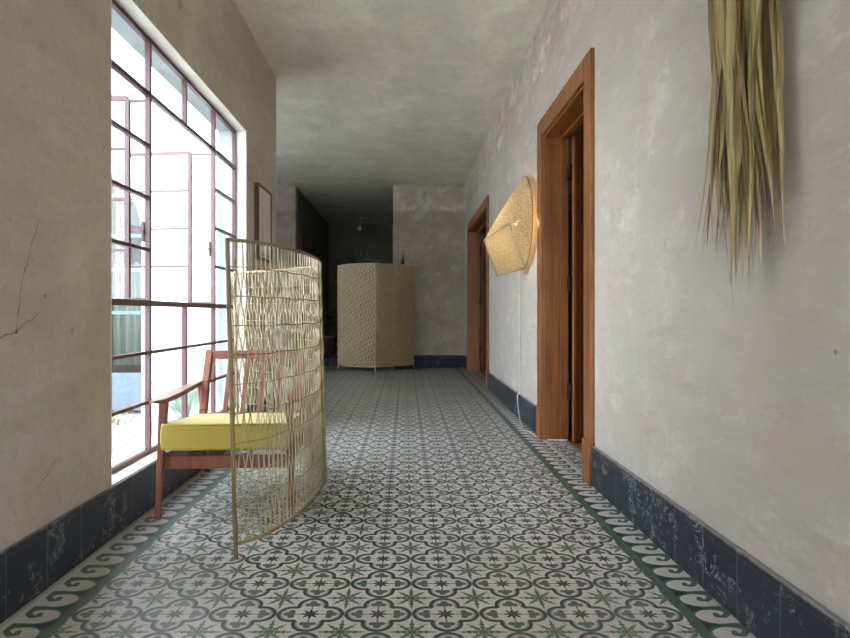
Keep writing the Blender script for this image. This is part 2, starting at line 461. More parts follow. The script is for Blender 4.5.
def plain_window(name, ax, c, a0, a1, z0, z1, n, m):
    win = empty(name, (0,0,0), 0, 'structure'); bm = bmesh.new(); g = bmesh.new()
    P = lambda a, z: (a, c, z) if ax == 'x' else (c, a, z)
    S = (0, 1, 0) if ax == 'x' else (1, 0, 0)
    for i in range(n+1): a = a0+.015+(a1-a0-.03)*i/n; bar(bm, P(a, z0), P(a, z1), .03, .03, S)
    for i in range(m+1): z = z0+.015+(z1-z0-.03)*i/m; bar(bm, P(a0, z), P(a1, z), .03, .03, S)
    bar(g, P((a0+a1)/2, z0+.01), P((a0+a1)/2, z1-.01), .004, a1-a0-.02, S)
    link('window_frame', bm, M_steel, win); link('window_panes', g, M_glass, win)
plain_window('added_rear_glazed_door', 'x', -3.3, -1.0, .8, 0, 2.5, 3, 5)  # unseen glazed door added behind the camera to brighten the room
plain_window('added_bay_window', 'y', -4.0, 5.8, 7.6, .8, 2.2, 4, 3)  # unseen window added in the bay to light the far end
# side bay beyond the end of the left wall, with its arched garden door
AY0, AY1 = 5.2, 5.41
ax0, ax1, apex = -3.62, -2.30, 2.245
def arch_wall():
    bm = bmesh.new(); r = (ax1-ax0)/2; cx = (ax0+ax1)/2; zs = apex-r; n = 24
    box(bm, -1.377, ax1, AY0, AY1, -.15, CE+.6) if False else None
    for y in (AY0, AY1): pass
    def poly(pts):
        A = [bm.verts.new((x, AY0, z)) for x, z in pts]; B = [bm.verts.new((x, AY1, z)) for x, z in pts]
        bm.faces.new(A); bm.faces.new(B[::-1])
        for i in range(len(pts)): j = (i+1) % len(pts); bm.faces.new((A[i], A[j], B[j], B[i]))
    T = 4.2
    poly([(ax1, -.15), (-1.377, -.15), (-1.377, T), (ax1, T)]); poly([(-7.0, -.15), (ax0, -.15), (ax0, T), (-7.0, T)])
    for i in range(n):
        a, b = PI*i/n, PI*(i+1)/n
        p = (cx+r*math.cos(a), zs+r*math.sin(a)); q = (cx+r*math.cos(b), zs+r*math.sin(b))
        poly([p, (p[0], T), (q[0], T), q])
    return bm
struct('wall_garden', arch_wall(), M_white)
struct('wall_bay', wall_with_holes(-4.1, -3.9, AY1, YB+.2, [(5.8, 7.6, .8, 2.2)]), M_back)  # hole cut for the added bay window
# parapet / upper wall outside over the corridor window
struct('wall_left_upper', boxes((-1.377, -1.3, -3.4, AY0, CE, 4.2)), M_white)
struct('ceiling', boxes((-1.377, 4.2, -3.4, AY1, CE, CE+.2), (-4.1, 4.2, AY1, 14.6, CE, CE+.2)), M_ceil)
# inner room past the wide opening
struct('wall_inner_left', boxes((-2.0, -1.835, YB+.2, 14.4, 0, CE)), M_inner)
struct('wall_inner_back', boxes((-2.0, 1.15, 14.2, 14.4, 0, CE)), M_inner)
struct('trim_1', boxes((-1.83, .97, YB+.2, 14.2, 0, .14)), M_skX)
# room behind the two right-hand doors
struct('floor_side_room', boxes((1.13, 4.0, 1.9, 10.6, -.15, 0)), M_floorwood)
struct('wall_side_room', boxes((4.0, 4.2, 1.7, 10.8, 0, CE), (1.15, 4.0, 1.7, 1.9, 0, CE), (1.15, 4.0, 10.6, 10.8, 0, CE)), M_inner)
# skirtings
SK = .205
def skirt(name, b, mat): return struct(name, boxes(b), mat, bevel=.007)
skirt('baseboard_left', (XL, XL+.016, -3.2, 5.41, 0, SK), M_skY)
skirt('baseboard_right', (XR-.018, XR, -3.2, 3.086, 0, SK+.005), M_skY)
skirt('baseboard_right_middle', (XR-.018, XR, 4.362, 7.0, 0, SK+.005), M_skY)
skirt('baseboard_right_end', (XR-.018, XR, 9.38, YB, 0, SK+.005), M_skY)
skirt('baseboard_back', (-.216, XR-.018, YB-.016, YB, 0, SK), M_skX)
skirt('baseboard_back_left', (-3.9, -1.835, YB-.016, YB, 0, SK), M_skX)

# ---------------------------------------------------------------- steel windows
XF = -1.257
def window(name, y0, detailed=True):
    win = empty(name, (0,0,0), 0, 'structure')
    y1 = y0+2.014
    Y = [y0+.012, y0+.539, y0+1.018, y0+1.524, y1-.012]
    Z = [WZ0+.012, .46, .70, .94, 1.20, 1.452, 1.706, 1.957, WZ1-.012]
    t, d = .009, .013
    bm = bmesh.new()
    def vb(y, a, b, tt=t): box(bm, XF-d, XF+d, y-tt, y+tt, a, b)
    def hb(z, a, b, tt=t): box(bm, XF-d*.9, XF+d*.9, a, b, z-tt, z+tt)
    vb(Y[0], Z[0], Z[8], .013); vb(Y[4], Z[0], Z[8], .012); hb(Z[0], Y[0], Y[4], .014); hb(Z[8], Y[0], Y[4], .014)
    link('window_frame', bm, M_steel, win); bm = bmesh.new()
    vb(Y[1], Z[0], Z[8], .010); vb(Y[3], Z[0], Z[8], .012)
    vb(Y[2], Z[0], Z[3]); vb(Y[2], Z[7], Z[8], .009)
    hb(Z[3], Y[0], Y[4], .014); hb(Z[7], Y[0], Y[4], .011)
    for k in (1, 2): hb(Z[k], Y[0], Y[4], .0075)
    for k in (4, 5, 6): hb(Z[k], Y[0], Y[1], .0075); hb(Z[k], Y[3], Y[4], .0075)
    link('glazing_bars', bm, M_steel, win); bm = bmesh.new()
    def pane(a, b, c, e): box(bm, XF-.002, XF+.002, a+.004, b-.004, c+.004, e-.004)
    for i in range(4):
        for k in range(8):
            if i in (1, 2) and 3 <= k <= 6: continue
            pane(Y[i], Y[i+1], Z[k], Z[k+1])
    link('window_panes', bm, M_glass, win)
    # sill
    bm = boxes((-1.377, XF-.02, y0, y1, WZ0-.002, WZ0+.008), (XF-.02, XL+.004, y0, y1, WZ0-.004, WZ0+.004))
    link('window_sill', bm, M_reveal, win)
    for nm, xa, xb, mt in (('outer_reveal', -1.379, XF-.012, M_concrete), ('window_reveal', XF+.012, XL+.001, M_reveal)):
        bm = boxes((xa, xb, y1-.006, y1+.0, WZ0, WZ1), (xa, xb, y0, y0+.006, WZ0, WZ1), (xa, xb, y0, y1, WZ1-.006, WZ1))
        link(nm, bm, mt, win)
    # casements, standing open outwards on their offset hinges
    for (yh, ang, sgn) in ((Y[1], math.radians(91), 1), (Y[3], math.radians(97), -1)):
        c = empty('casement', (XF, yh, 0), 0, None, win)
        xo = -.10 if sgn > 0 else -.152
        W = .50; z0, z1 = Z[3]+.012, Z[7]-.018; dirv = Vector((-math.sin(ang), math.cos(ang)*sgn*(1), 0)) if sgn > 0 else Vector((-math.sin(ang), -math.cos(ang), 0))
        A = Vector((xo, 0, 0)); S = (0, 1, 0); bm = bmesh.new()
        p = lambda s, z: A + dirv*s + Vector((0,0,z))
        bar(bm, p(0, z0), p(0, z1), .022, .022, S); bar(bm, p(W, z0), p(W, z1), .022, .022, S)
        zs = [z0+(z1-z0)*k/4 for k in range(5)]
        for k, z in enumerate(zs): bar(bm, p(0, z), p(W, z), .02, .022 if k in (0, 4) else .013, S)
        link('casement_frame', bm, M_steel, c); bm = bmesh.new()
        bar(bm, p(.01, (z0+z1)/2), p(W-.01, (z0+z1)/2), .003, z1-z0-.02, S)
        link('casement_panes', bm, M_glass, c); bm = bmesh.new()
        for z in (z0+.01, z1-.012): bar(bm, (0, 0, z), (xo, 0, z), .018, .012, S)
        link('hinge_arm', bm, M_steel, c)
    for y, z in ((Y[1], 1.288), (Y[3], 1.31)):
        bm = bmesh.new(); box(bm, XF-.026, XF-.014, y-.020, y-.008, z-.05, z+.05); box(bm, XF-.03, XF-.012, y-.03, y+.0, z-.008, z+.008)
        link('latch', bm, M_steel, win)
    return win
window('window_1', 2.376)

# ---------------------------------------------------------------- doors on the right wall
def door(name, y0, y1, zt, leaf_w):
    d = empty(name, (0,0,0), 0, 'structure')
    tw, th = .115, .022; x0 = XR-th
    def casing(nm, yy0, yy1, z0, z1):
        link(nm, boxes((x0, XR+.004, yy0, yy1, z0, z1)), M_doorwood, d, bevel=.005)
    casing('casing', y0-tw, y0+.008, .225, zt+tw); casing('casing', y1-.008, y1+tw, .225, zt+tw)
    link('head_casing', boxes((x0+.001, XR+.004, y0+.008, y1-.008, zt-.008, zt+tw)), M_doorwood, d, bevel=.005)
    for a, b in ((y0-tw-.004, y0+.012), (y1-.012, y1+tw+.004)):
        link('plinth_block', boxes((x0-.008, XR+.004, a, b, 0, .225)), M_doorwood, d, bevel=.004)
    # lining
    link('jamb_lining', boxes((XR, 1.09, y0, y0+.02, 0, zt), (1.09, 1.135, y0, y0+.035, 0, zt)), M_doorwood, d)
    link('jamb_lining', boxes((XR, 1.09, y1-.02, y1, 0, zt), (1.09, 1.135, y1-.035, y1, 0, zt)), M_doorwood, d)
    link('head_lining', boxes((XR, 1.09, y0+.02, y1-.02, zt-.02, zt), (1.09, 1.135, y0+.035, y1-.035, zt-.035, zt)), M_doorwood, d)
    # open leaf, swung into the side room
    for (yy, s) in ((y1, -1), (y0, 1)):
        lf = empty('door_leaf', (1.16, yy, 0), math.radians(-3*s), None, d)
        a, b = sorted((s*.085, s*.125))
        W = leaf_w; bm = boxes((0, .10, a, b, .01, zt-.04), (W-.1, W, a, b, .01, zt-.04), (.1, W-.1, a, b, .01, .22),
                               (.1, W-.1, a, b, .95, 1.07), (.1, W-.1, a, b, zt-.16, zt-.04))
        link('leaf_frame', bm, M_doorleaf, lf, bevel=.003)
        link('leaf_panel', boxes((.1, W-.1, a+.012, b-.012, .22, .95), (.1, W-.1, a+.012, b-.012, 1.07, zt-.16)), M_doorleaf, lf)
        link('leaf_edge', boxes((-.012, .002, a, b, .01, zt-.04)), M_doorwood, lf)
        bm = bmesh.new()
        for z in (.35, 1.1, 1.88): box(bm, -.03, .004, min(s*.02, s*.09), max(s*.02, s*.09), z-.05, z+.05)
        link('hinge', bm, M_iron, lf)
    return d
door('door_1', D1[0], D1[1], D1[2], .48)
door('door_2', D2[0], D2[1], D2[2], 1.0)
link('threshold_board', boxes((1.13, 1.15, D1[0], D1[1], 0, .003)), M_floorwood)['kind'] = 'structure'
bpy.data.objects['threshold_board'].name = 'trim_2'
# dark red door in the inner room
d3 = empty('door_3', (-1.835, 10.95, .14), 0, 'structure')
link('casing', boxes((.0, .03, -.62, -.54, 0, 2.1), (.0, .03, .54, .62, 0, 2.1), (0, .03, -.54, .54, 2.02, 2.1)), M_darkred, d3)
link('door_leaf', boxes((.0, .018, -.54, .54, 0, 2.02)), M_darkred, d3)
# arched garden door
ad = empty('door_4', (0, 0, 0), 0, 'structure')
def arch_door():
    r = (ax1-ax0)/2; cx = (ax0+ax1)/2; zs = apex-r; y = 5.33
    bm = bmesh.new()
    arc = [(cx+(r-.02)*math.cos(PI*i/24), y, zs+(r-.02)*math.sin(PI*i/24)) for i in range(25)]
    tube(bm, [(ax1-.02, y, 0)]+arc+[(ax0+.02, y, 0)], .025, 4)
    for x in (cx-.33, cx, cx+.33): bar(bm, (x, y, 0), (x, y, zs), .03, .03)
    for z in (.05, .35, .9, 1.28, zs): bar(bm, (ax0+.02, y, z), (ax1-.02, y, z), .03, .03, (0,1,0))
    for a in (45, 90, 135): bar(bm, (cx, y, zs), (cx+(r-.03)*math.cos(math.radians(a)), y, zs+(r-.03)*math.sin(math.radians(a))), .022, .022, (0,1,0))
    link('arched_frame', bm, M_bluepaint, ad)
    bm = bmesh.new(); vs = [bm.verts.new(p) for p in [(ax1-.02, y, 0.02)]+arc+[(ax0+.02, y, .02)]]; bm.faces.new(vs)
    link('door_glass', bm, M_glassblue, ad)
    link('kick_panel', boxes((ax0+.03, ax1-.03, y-.012, y+.012, .06, .34)), M_bluepaint, ad)
arch_door()
bm = bmesh.new(); N = 90; rows = []
for i in range(N+1):
    x = ax0+.05+(ax1-ax0-.1)*i/N; yy = 5.50+.025*math.sin(i*1.15)+.01*math.sin(i*2.7)
    rows.append((bm.verts.new((x, yy, .42)), bm.verts.new((x, yy*1, 1.36))))
for a, b in zip(rows, rows[1:]): bm.faces.new((a[0], b[0], b[1], a[1]))
cur = empty('cafe_curtain', (0,0,0)); c_ = link('curtain_cloth', bm, M_curtain, cur, smooth=True)
md = c_.modifiers.new('thick', 'SOLIDIFY'); md.thickness = .002
bm = bmesh.new(); tube(bm, [(ax0-.02, 5.50, 1.36), (ax1+.02, 5.50, 1.36)], .008, 8)
for x in (ax0-.02, ax1+.02): tube(bm, [(x, 5.41, 1.36), (x, 5.51, 1.36)], .008, 8)
link('curtain_rod', bm, M_iron, cur)
tag(cur, 'cream gathered curtain hung behind the arched glass garden door', 'curtain')

# ---------------------------------------------------------------- courtyard
struct('ground_courtyard', boxes((-12, -1.377, -8, 5.2, -.4, -.15), (-12, -4.1, 5.2, 14, -.4, -.15), (-1.377, 4, -8, -3.4, -.4, -.15)), M_paving)
struct('wall_courtyard_far', boxes((-7.2, -7.0, -8, 5.2, -.15, 2.6)), M_white)
struct('trim_3', boxes((-7.0, -1.377, 4.98, 5.2, -.15, -.02)), M_white, bevel=.01)
struct('trim_4', boxes((-3.6, -1.9, 4.72, 4.78, -.15, -.11)), M_pavedge)
bm = bmesh.new()
for _ in range(1500):
    x = R.uniform(-3.1, -2.1); y = R.uniform(4.15, 4.7); h = R.uniform(.03, .07); a = R.uniform(0, 6.28); ww = .004
    dx, dy = math.cos(a)*ww, math.sin(a)*ww; lx, ly = R.uniform(-.02,.02), R.uniform(-.02,.02)
    bm.faces.new([bm.verts.new(p) for p in ((x-dx, y-dy, -.15), (x+dx, y+dy, -.15), (x+lx, y+ly, -.15+h))])
link('grass', bm, M_grass)
tag(bpy.data.objects['grass'], 'patch of short green grass in the courtyard outside the window', 'grass', kind='stuff')

def ribbon(bm, pts, widths, side, fold=0.):
    """tapered leaf ribbon with a raised midrib"""
    prev = None; side = Vector(side).normalized()
    for i, (p, wd) in enumerate(zip(pts, widths)):
        p = Vector(p); T = Vector(pts[min(i+1, len(pts)-1)])-Vector(pts[max(i-1, 0)])
        S = side - T.normalized()*side.dot(T.normalized()); S.normalize(); Nn = T.cross(S).normalized()
        row = (bm.verts.new(p-S*wd), bm.verts.new(p+Nn*wd*fold), bm.verts.new(p+S*wd))
        if prev:
            bm.faces.new((prev[0], prev[1], row[1], row[0])); bm.faces.new((prev[1], prev[2], row[2], row[1]))
        prev = row
def frond(L, rise, az, droop, n=22, leaflet=.2):
    bm = bmesh.new(); d = Vector((math.cos(az), math.sin(az), 0)); pts = []
    for i in range(16):
        t = i/15; pts.append(d*(L*t*math.cos(rise)) + Vector((0,0,L*(math.sin(rise)*t - droop*t*t))))
    tube(bm, pts, [.005*(1-.8*i/15) for i in range(16)], 5)
    S = d.cross(Vector((0,0,1)))
    for k in range(n):
        t = .2+.8*k/n; i = min(14, int(t*15)); f = t*15-i; p = pts[i].lerp(pts[i+1], f); T = (pts[i+1]-pts[i]).normalized()
        ll = leaflet*math.sin(PI*min(1, .15+t*.8))
        for s in (-1, 1):
            q = p+(S*s*.75+T*.75)*ll*.55+Vector((0,0,.02)); e = p+(S*s*.75+T*.8)*ll+Vector((0,0,-.03))
            ribbon(bm, [p, q, e], [.0010, .0015, .0004], T, .3)
    return bm
gp = empty('garden_palm', (-1.74, 4.72, -.15))
bm = bmesh.new(); lathe(bm, [(.06,0),(.07,.05),(.05,.12),(.03,.16)], 12); link('stem', bm, M_terra, gp)
for k in range(10):
    o = link('frond', frond(R.uniform(.42,.62), R.uniform(.95,1.42), .6+k*4.6/9+R.uniform(-.2,.2), R.uniform(.2,.5)), M_leafout, gp, loc=(0,0,.12))
tag(gp, 'feathery green palm growing in the courtyard outside the window', 'plant')
ag = empty('agave', (-2.34, 4.85, -.15))
for k in range(9):
    bm = bmesh.new(); a = k*2*PI/9+.3; L = R.uniform(.2,.3); el = R.uniform(.7,1.4); d = Vector((math.cos(a)*math.cos(el), math.sin(a)*math.cos(el), math.sin(el)))
    S = Vector((-math.sin(a), math.cos(a), 0))
    ribbon(bm, [d*L*t for t in (0,.3,.6,.85,1)], [.018,.022,.016,.008,.001], S, -.4)
    link('leaf', bm, M_leafout, ag)
tag(ag, 'small spiky agave at the edge of the courtyard grass', 'plant')

# ---------------------------------------------------------------- armchair
def slab(bm, outline, z0, z1, M=None):
    A = [bm.verts.new((x, y, z0(x, y) if callable(z0) else z0)) for x, y in outline]
    B = [bm.verts.new((x, y, z1(x, y) if callable(z1) else z1)) for x, y in outline]
    bm.faces.new(A[::-1]); bm.faces.new(B)
    for i in range(len(A)): j = (i+1) % len(A); bm.faces.new((A[i], A[j], B[j], B[i]))
ch = empty('armchair', (-.805, 2.98, 0), math.radians(3.2))
for s in (-1, 1):
    bm = bmesh.new(); bar(bm, (s*.287, -.385, 0), (s*.272, -.355, .505), .024, .024, (1,0,0), .036, .034)
    link('leg', bm, M_chairwood, ch, bevel=.005)
    bm = bmesh.new(); bar(bm, (s*.295, .405, 0), (s*.283, .255, .512), .024, .026, (1,0,0), .032, .04)
    link('leg', bm, M_chairwood, ch, bevel=.005)
    bm = bmesh.new()       # armrest paddle
    xc = s*.285; ol = [(xc-s*.005, -.445), (xc+s*.022, -.43), (xc+s*.036, -.34), (xc+s*.038, -.1), (xc+s*.026, .15), (xc+s*.018, .30), (xc-s*.016, .30), (xc-s*.022, .1), (xc-s*.034, -.2), (xc-s*.030, -.38)]
    slab(bm, ol, lambda x, y: .497+.012*(y+.45)/.75+ .012*max(0, -y-.38)/.06, lambda x, y: .520+.014*(y+.45)/.75)
    link('armrest', bm, M_chairwood, ch, bevel=.006)
    bm = bmesh.new(); bar(bm, (s*.262, -.36, .255), (s*.262, .35, .225), .022, .06, (1,0,0))
    link('side_rail', bm, M_chairwood, ch, bevel=.004)
    bm = bmesh.new(); pts = [(s*.247, .13, .27), (s*.248, .17, .38), (s*.250, .225, .52), (s*.252, .311, .688)]
    for a, b, w1, w2 in zip(pts, pts[1:], (.04,.052,.045), (.052,.045,.036)): bar(bm, a, b, .036, w1, (1,0,0), .036, w2)
    link('back_post', bm, M_chairwood, ch, bevel=.004)
bm = bmesh.new(); bar(bm, (-.27, -.352, .240), (.27, -.352, .240), .022, .058, (0,1,0)); link('front_rail', bm, M_chairwood, ch, bevel=.004)
bm = bmesh.new(); bar(bm, (-.262, .28, .235), (.262, .28, .235), .022, .055, (0,1,0)); link('rear_rail', bm, M_chairwood, ch, bevel=.004)
bm = bmesh.new(); bar(bm, (-.266, .303, .666), (.266, .303, .666), .026, .046, (0,1,0)); link('top_rail', bm, M_chairwood, ch, bevel=.005)
bm = bmesh.new(); bar(bm, (-.25, .160, .355), (.25, .160, .355), .02, .036, (0,1,0)); link('lower_back_rail', bm, M_chairwood, ch, bevel=.004)
for k in range(4):
    x = -.137+.0913*k; bm = bmesh.new(); bar(bm, (x, .160, .355), (x, .303, .655), .012, .024, (0,1,0)); link('back_slat', bm, M_chairwood, ch, bevel=.002)
for k in range(6):
    y = -.28+.1*k; bm = bmesh.new(); bar(bm, (-.255, y, .284-.02*(y+.28)), (.255, y, .284-.02*(y+.28)), .045, .012, (0,1,0)); link('seat_slat', bm, M_chairwood, ch)
# cushion: rounded box with a soft crown
def cushion():
    bm = bmesh.new(); hx, y0, y1, z0, z1 = .268, -.405, .150, .303, .414
    bmesh.ops.create_cube(bm, size=1); bmesh.ops.subdivide_edges(bm, edges=bm.edges[:], cuts=9, use_grid_fill=True)
    for v in bm.verts:
        x, y, z = v.co*2; r = .07
        def rd(a, b):      # soften plan corners
            return a
        k = (1-x*x)*(1-y*y)
        X_ = x*hx*(1+.015*(1-z*z)); Y_ = (y0+y1)/2 + y*(y1-y0)/2*(1+.015*(1-z*z)); Z_ = (z0+z1)/2 + z*(z1-z0)/2 + (z > 0)*.012*k*z - .045*(y+1)/2*(.65+.35*z)
        v.co = (X_, Y_, Z_)
    o = link('cushion', bm, M_cushion, ch, smooth=True, bevel=.012, seg=3)
    for z, dz in ((.411, .045), (.307, .0135)):
        b2 = bmesh.new(); ol = [(-hx, y0), (hx, y0), (hx, y1), (-hx, y1)]; P = []
        c = .018
        for i, (x, y) in enumerate(ol):
            sx = 1 if x > 0 else -1; sy = 1 if i >= 2 else -1
            zz = z-dz*(1 if i >= 2 else 0)
            A = Vector((x, y-sy*c, zz)); B = Vector((x-sx*c, y, zz))
            P += [A, B] if i in (0, 2) else [B, A]
        tube(b2, P, .0048, 6, closed=True); link('piping', b2, M_piping, o, smooth=True)
cushion()
tag(ch, 'teak armchair with mustard yellow seat cushion standing beside the steel window', 'chair')

# ---------------------------------------------------------------- rattan screens
def screen(P, z0, z1, rows, spacing, rstr, amp, rim_r, posts, mats, root, period=1, flat=None, jit=.22, lean=.027):
    path, L = smoothpath([(x, y, 0) for x, y in P], 240)
    def at(s):
        f = min(max(s/L, 0), 1)*239; i = min(238, int(f)); return path[i].lerp(path[i+1], f-i)
    def nrm(s):
        T = at(s+.01)-at(s-.01); T.normalize(); return Vector((T.y, -T.x, 0))
    up = lambda v, z: Vector((v.x - lean*z, v.y, z))
    for z, nm in ((z1, 'top_rim'), (z0, 'bottom_rim')):
        bm = bmesh.new(); tube(bm, [up(p, z) for p in path[::3]]+[up(path[-1], z)], rim_r, 7); link(nm, bm, mats[1], root, smooth=True)
    for s, rr in posts:
        bm = bmesh.new(); p = at(s*L); tube(bm, [up(p, 0 if s in (0, 1) else z0), up(p, z1+.004)], rr, 7); link('post', bm, mats[1], root, smooth=True)
    for z in rows:
        bm = bmesh.new(); tube(bm, [up(p, z + .002*math.sin(i*.7)) for i, p in enumerate(path[::3])], .0022, 5); link('cross_rod', bm, mats[1], root)
    n = int(L/spacing); bm = bmesh.new(); top = max(rows); bot = min(rows); rh = (top-bot)/(len(rows)-1)
    for i in range(n):
        s0 = (i+.5)*L/n; sg = 1 if i % 2 else -1; ph = R.uniform(-jit, jit)*1.5; j = R.uniform(-jit, jit)*spacing; pts = []
        z = z1; st = rh/4
        zs = [z1-k*st for k in range(int((z1-z0)/st)+1)]+[z0]
        rad = rstr*R.uniform(.8, 1.15); nn = nrm(s0)
        for z in zs:
            if z > top: a = sg*amp*spacing*.9*max(0, 1-(z-top)/(z1-top)*.4)
            elif z < bot: a = sg*amp*spacing*.9*math.cos(PI*(top-bot)/rh/period)*(1)
            else: a = sg*amp*spacing*math.cos(PI*(top-z)/rh/period+ph)
            if z > top: a = sg*amp*spacing*.5
            w_ = .0022*math.sin(PI*(top-z)/rh+(PI if i % 2 else 0)+.8)
            p = at(s0+a+j) + nn*w_
            pts.append(up(p, z))
        tube(bm, pts, rad, 4 if flat is None else 6, r2=flat)
    link('woven_strands', bm, mats[0], root)

s1 = empty('rattan_screen', (0,0,0))
P1 = [(-.619,2.176),(-.540,2.267),(-.470,2.456),(-.426,2.66),(-.408,2.90),(-.415,3.12),(-.460,3.33),(-.56,3.50),(-.73,3.68),(-.93,3.84),(-1.10,3.93)]
rows1 = [1.06-.108*k for k in range(10)]
screen(P1, .05, 1.16, rows1, .0152, .0022, .50, .0075, ((0,.0085), (.40,.005), (1,.0085)), (M_rattan, M_rattan_d), s1, 1)
tag(s1, 'open woven curved rattan screen wrapping around the yellow-cushioned armchair', 'screen')

s2 = empty('rattan_screen', (0,0,0))
P2a = [(-1.10,9.70),(-.98,9.47),(-.80,9.30),(-.62,9.22),(-.475,9.20)]
P2b = [(-.475,9.20),(-.30,9.29),(-.10,9.43),(.05,9.60),(.125,9.78)]
def panel(P, spacing, rad, amp, mats, posts, rowsn, nm):
    e = empty(nm, (0,0,0), 0, None, s2)
    rows = [1.64-(1.58/rowsn)*k for k in range(rowsn+1)]
    path, L = smoothpath([(x, y, 0) for x, y in P], 120)
    def at(s): f = min(max(s/L,0),1)*119; i = min(118, int(f)); return path[i].lerp(path[i+1], f-i)
    up = lambda v, z: Vector((v.x, v.y, z))
    for z in (1.665, .075):
        bm = bmesh.new(); tube(bm, [up(p, z) for p in path[::3]], .011, 6); link('rim', bm, mats[1], e, smooth=True)
    for s in posts:
        bm = bmesh.new(); tube(bm, [up(at(s*L), 0), up(at(s*L), 1.67)], .010, 6); link('post', bm, mats[0], e)
    bm = bmesh.new(); n = int(L/spacing)
    for i in range(n):
        s0 = (i+.5)*L/n; pts = []; rr = []; T = at(s0+.01)-at(s0-.01); T.normalize(); nn = Vector((T.y,-T.x,0)); sg = 1 if i % 2 else -1
        K = rowsn*5
        for k in range(K+1):
            z = 1.66-1.58*k/K; ph = PI*k/5+(i//2)*1.1
            pts.append(up(at(s0+sg*amp*spacing*math.cos(ph)) + nn*.006*math.sin(ph)*sg, z)); rr.append(rad*R.uniform(.9,1.1))
        tube(bm, pts, rr, 5)
    link('woven_strands', bm, mats[0], e, smooth=True)
panel(P2a, .021, .0118, .30, (M_rattan_g, M_rattan_g), (0, 1), 22, 'left_panel')
panel(P2b, .0165, .0078, .12, (M_rattan_t, M_rattan_t), (.36, 1), 22, 'right_panel')
tag(s2, 'tall densely woven two-panel rattan screen at the far end of the corridor', 'screen')
s1.name = 'curved_screen'; s2.name = 'folding_screen'

# ---------------------------------------------------------------- plants behind the far screen
def fan_leaf(bm, c, az, tilt, rad, n=16, spread=4.2):
    d = Vector((math.cos(az)*math.cos(tilt), math.sin(az)*math.cos(tilt), math.sin(tilt)))
    S = Vector((-math.sin(az), math.cos(az), 0)); U = d
    for k in range(n):
        a = -spread/2+spread*k/(n-1); v = U*math.cos(a)+S*math.sin(a); L = rad*(1-.12*abs(a)/2)*R.uniform(.92,1.03)
        Nn = U.cross(S); pts = [Vector(c)+v*L*t+Nn*(-.04*t*t) for t in (.02,.35,.7,1)]
        ribbon(bm, pts, [.006,.018,.013,.001], v.cross(Nn), .3)
def pot(root, r, h):
    bm = bmesh.new(); lathe(bm, [(r*.7,0),(r*.95,h*.7),(r,h*.9),(r*1.08,h*.92),(r*1.08,h),(r*.98,h),(r*.95,h*.9)], 24); link('pot', bm, M_terra, root, smooth=False)
    bm = bmesh.new(); lathe(bm, [(0.001,h*.88),(r*.94,h*.9)], 20); link('soil', bm, M_soil, root)
pp = empty('potted_fan_palm', (-.80, 10.45, .14)); pot(pp, .2, .36)
bm = bmesh.new(); tube(bm, [(0,0,.3),(.01,0,.8),(0,.01,1.25)], [.03,.024,.018], 8); link('stem', bm, M_leafdark, pp)
for (az, tilt, px_, pz, rd_) in ((-1.57, 1.42, .0, 1.60, .44), (-.6, .9, .22, 1.42, .30), (3.6, .8, -.2, 1.25, .3), (1.5, .9, .0, 1.4, .3), (-2.2,.2,-.15,1.0,.32), (-.9,.1,.2,.9,.3)):
    bm = bmesh.new(); tube(bm, [(0,0,min(pz-.1,1.2)), (px_, -.05, pz)], .006, 5); fan_leaf(bm, (px_, -.05, pz), az, tilt, rd_); link('palm_leaf', bm, M_leafdark, pp)
tag(pp, 'dark green fan palm rising behind left half of the far screen', 'plant')
sp = empty('potted_plant', (-.12, 9.76, 0)); pot(sp, .11, .28)
for k in range(7):
    a = k*2*PI/7; bm = bmesh.new(); L = (1.62 if k == 0 else R.uniform(.9,1.3)); dx = .035 if k == 0 else .06*math.cos(a)
    S = (1, .4, 0) if k == 0 else (-math.sin(a), math.cos(a), 0)
    pts = [(dx*t*(2.2 if k == 0 else 1), .05*math.sin(a)*t-.02*t, .25+L*t) for t in (0,.25,.5,.75,.93,1)]
    ribbon(bm, pts, [.012,.026,.034,.040,.026,.001], S, .25); link('leaf', bm, M_leafdark, sp)
tag(sp, 'upright leafy plant whose single leaf tip peeks over the far screen', 'plant')
# dim shrub in the inner room, left of the far screen
dp = empty('potted_shrub', (-1.50, 11.2, .14)); pot(dp, .2, .34)
bm = bmesh.new(); tube(bm, [(0,0,.3),(0,0,.8)], .02, 7); link('stem', bm, M_terra, dp)
for k in range(26):
    bm = bmesh.new() if k == 0 else bm
    a = R.uniform(0, 6.28); zz = R.uniform(.4,1.1); d = Vector((math.cos(a), math.sin(a), R.uniform(.1,.8))).normalized()
    ribbon(bm, [Vector((0,0,zz*.8))+d*t*.3 for t in (0,.3,.6,1)], [.006,.03,.03,.002], (-math.sin(a), math.cos(a), 0), .2)
link('foliage', bm, M_leafdark, dp)
tag(dp, 'dim leafy plant in the dark inner room left of the far screen', 'plant')

# ---------------------------------------------------------------- ceiling lamp in the inner room
cl = empty('ceiling_lamp', (-1.03, 13.3, CE))
bm = bmesh.new(); lathe(bm, [(.02,0),(.15,-.005),(.15,-.025),(.10,-.05),(.03,-.06)], 28); link('canopy', bm, M_cardgrey, cl, smooth=True)
bm = bmesh.new(); lathe(bm, [(.03,-.055),(.035,-.12),(.025,-.16)], 16); link('socket', bm, M_cardgrey, cl, smooth=True)
bm = bmesh.new(); lathe(bm, [(.022,-.16),(.045,-.2),(.05,-.235),(.03,-.27),(.002,-.28)], 16); link('bulb', bm, M_cord, cl, smooth=True)
tag(cl, 'small unlit round ceiling light in the dark inner room', 'lamp')

# ---------------------------------------------------------------- framed drawing on left wall
pf = empty('framed_drawing', (XL, 4.845, 1.32), math.radians(-90))
Wf, Hf, Tf = .225, .585, .036
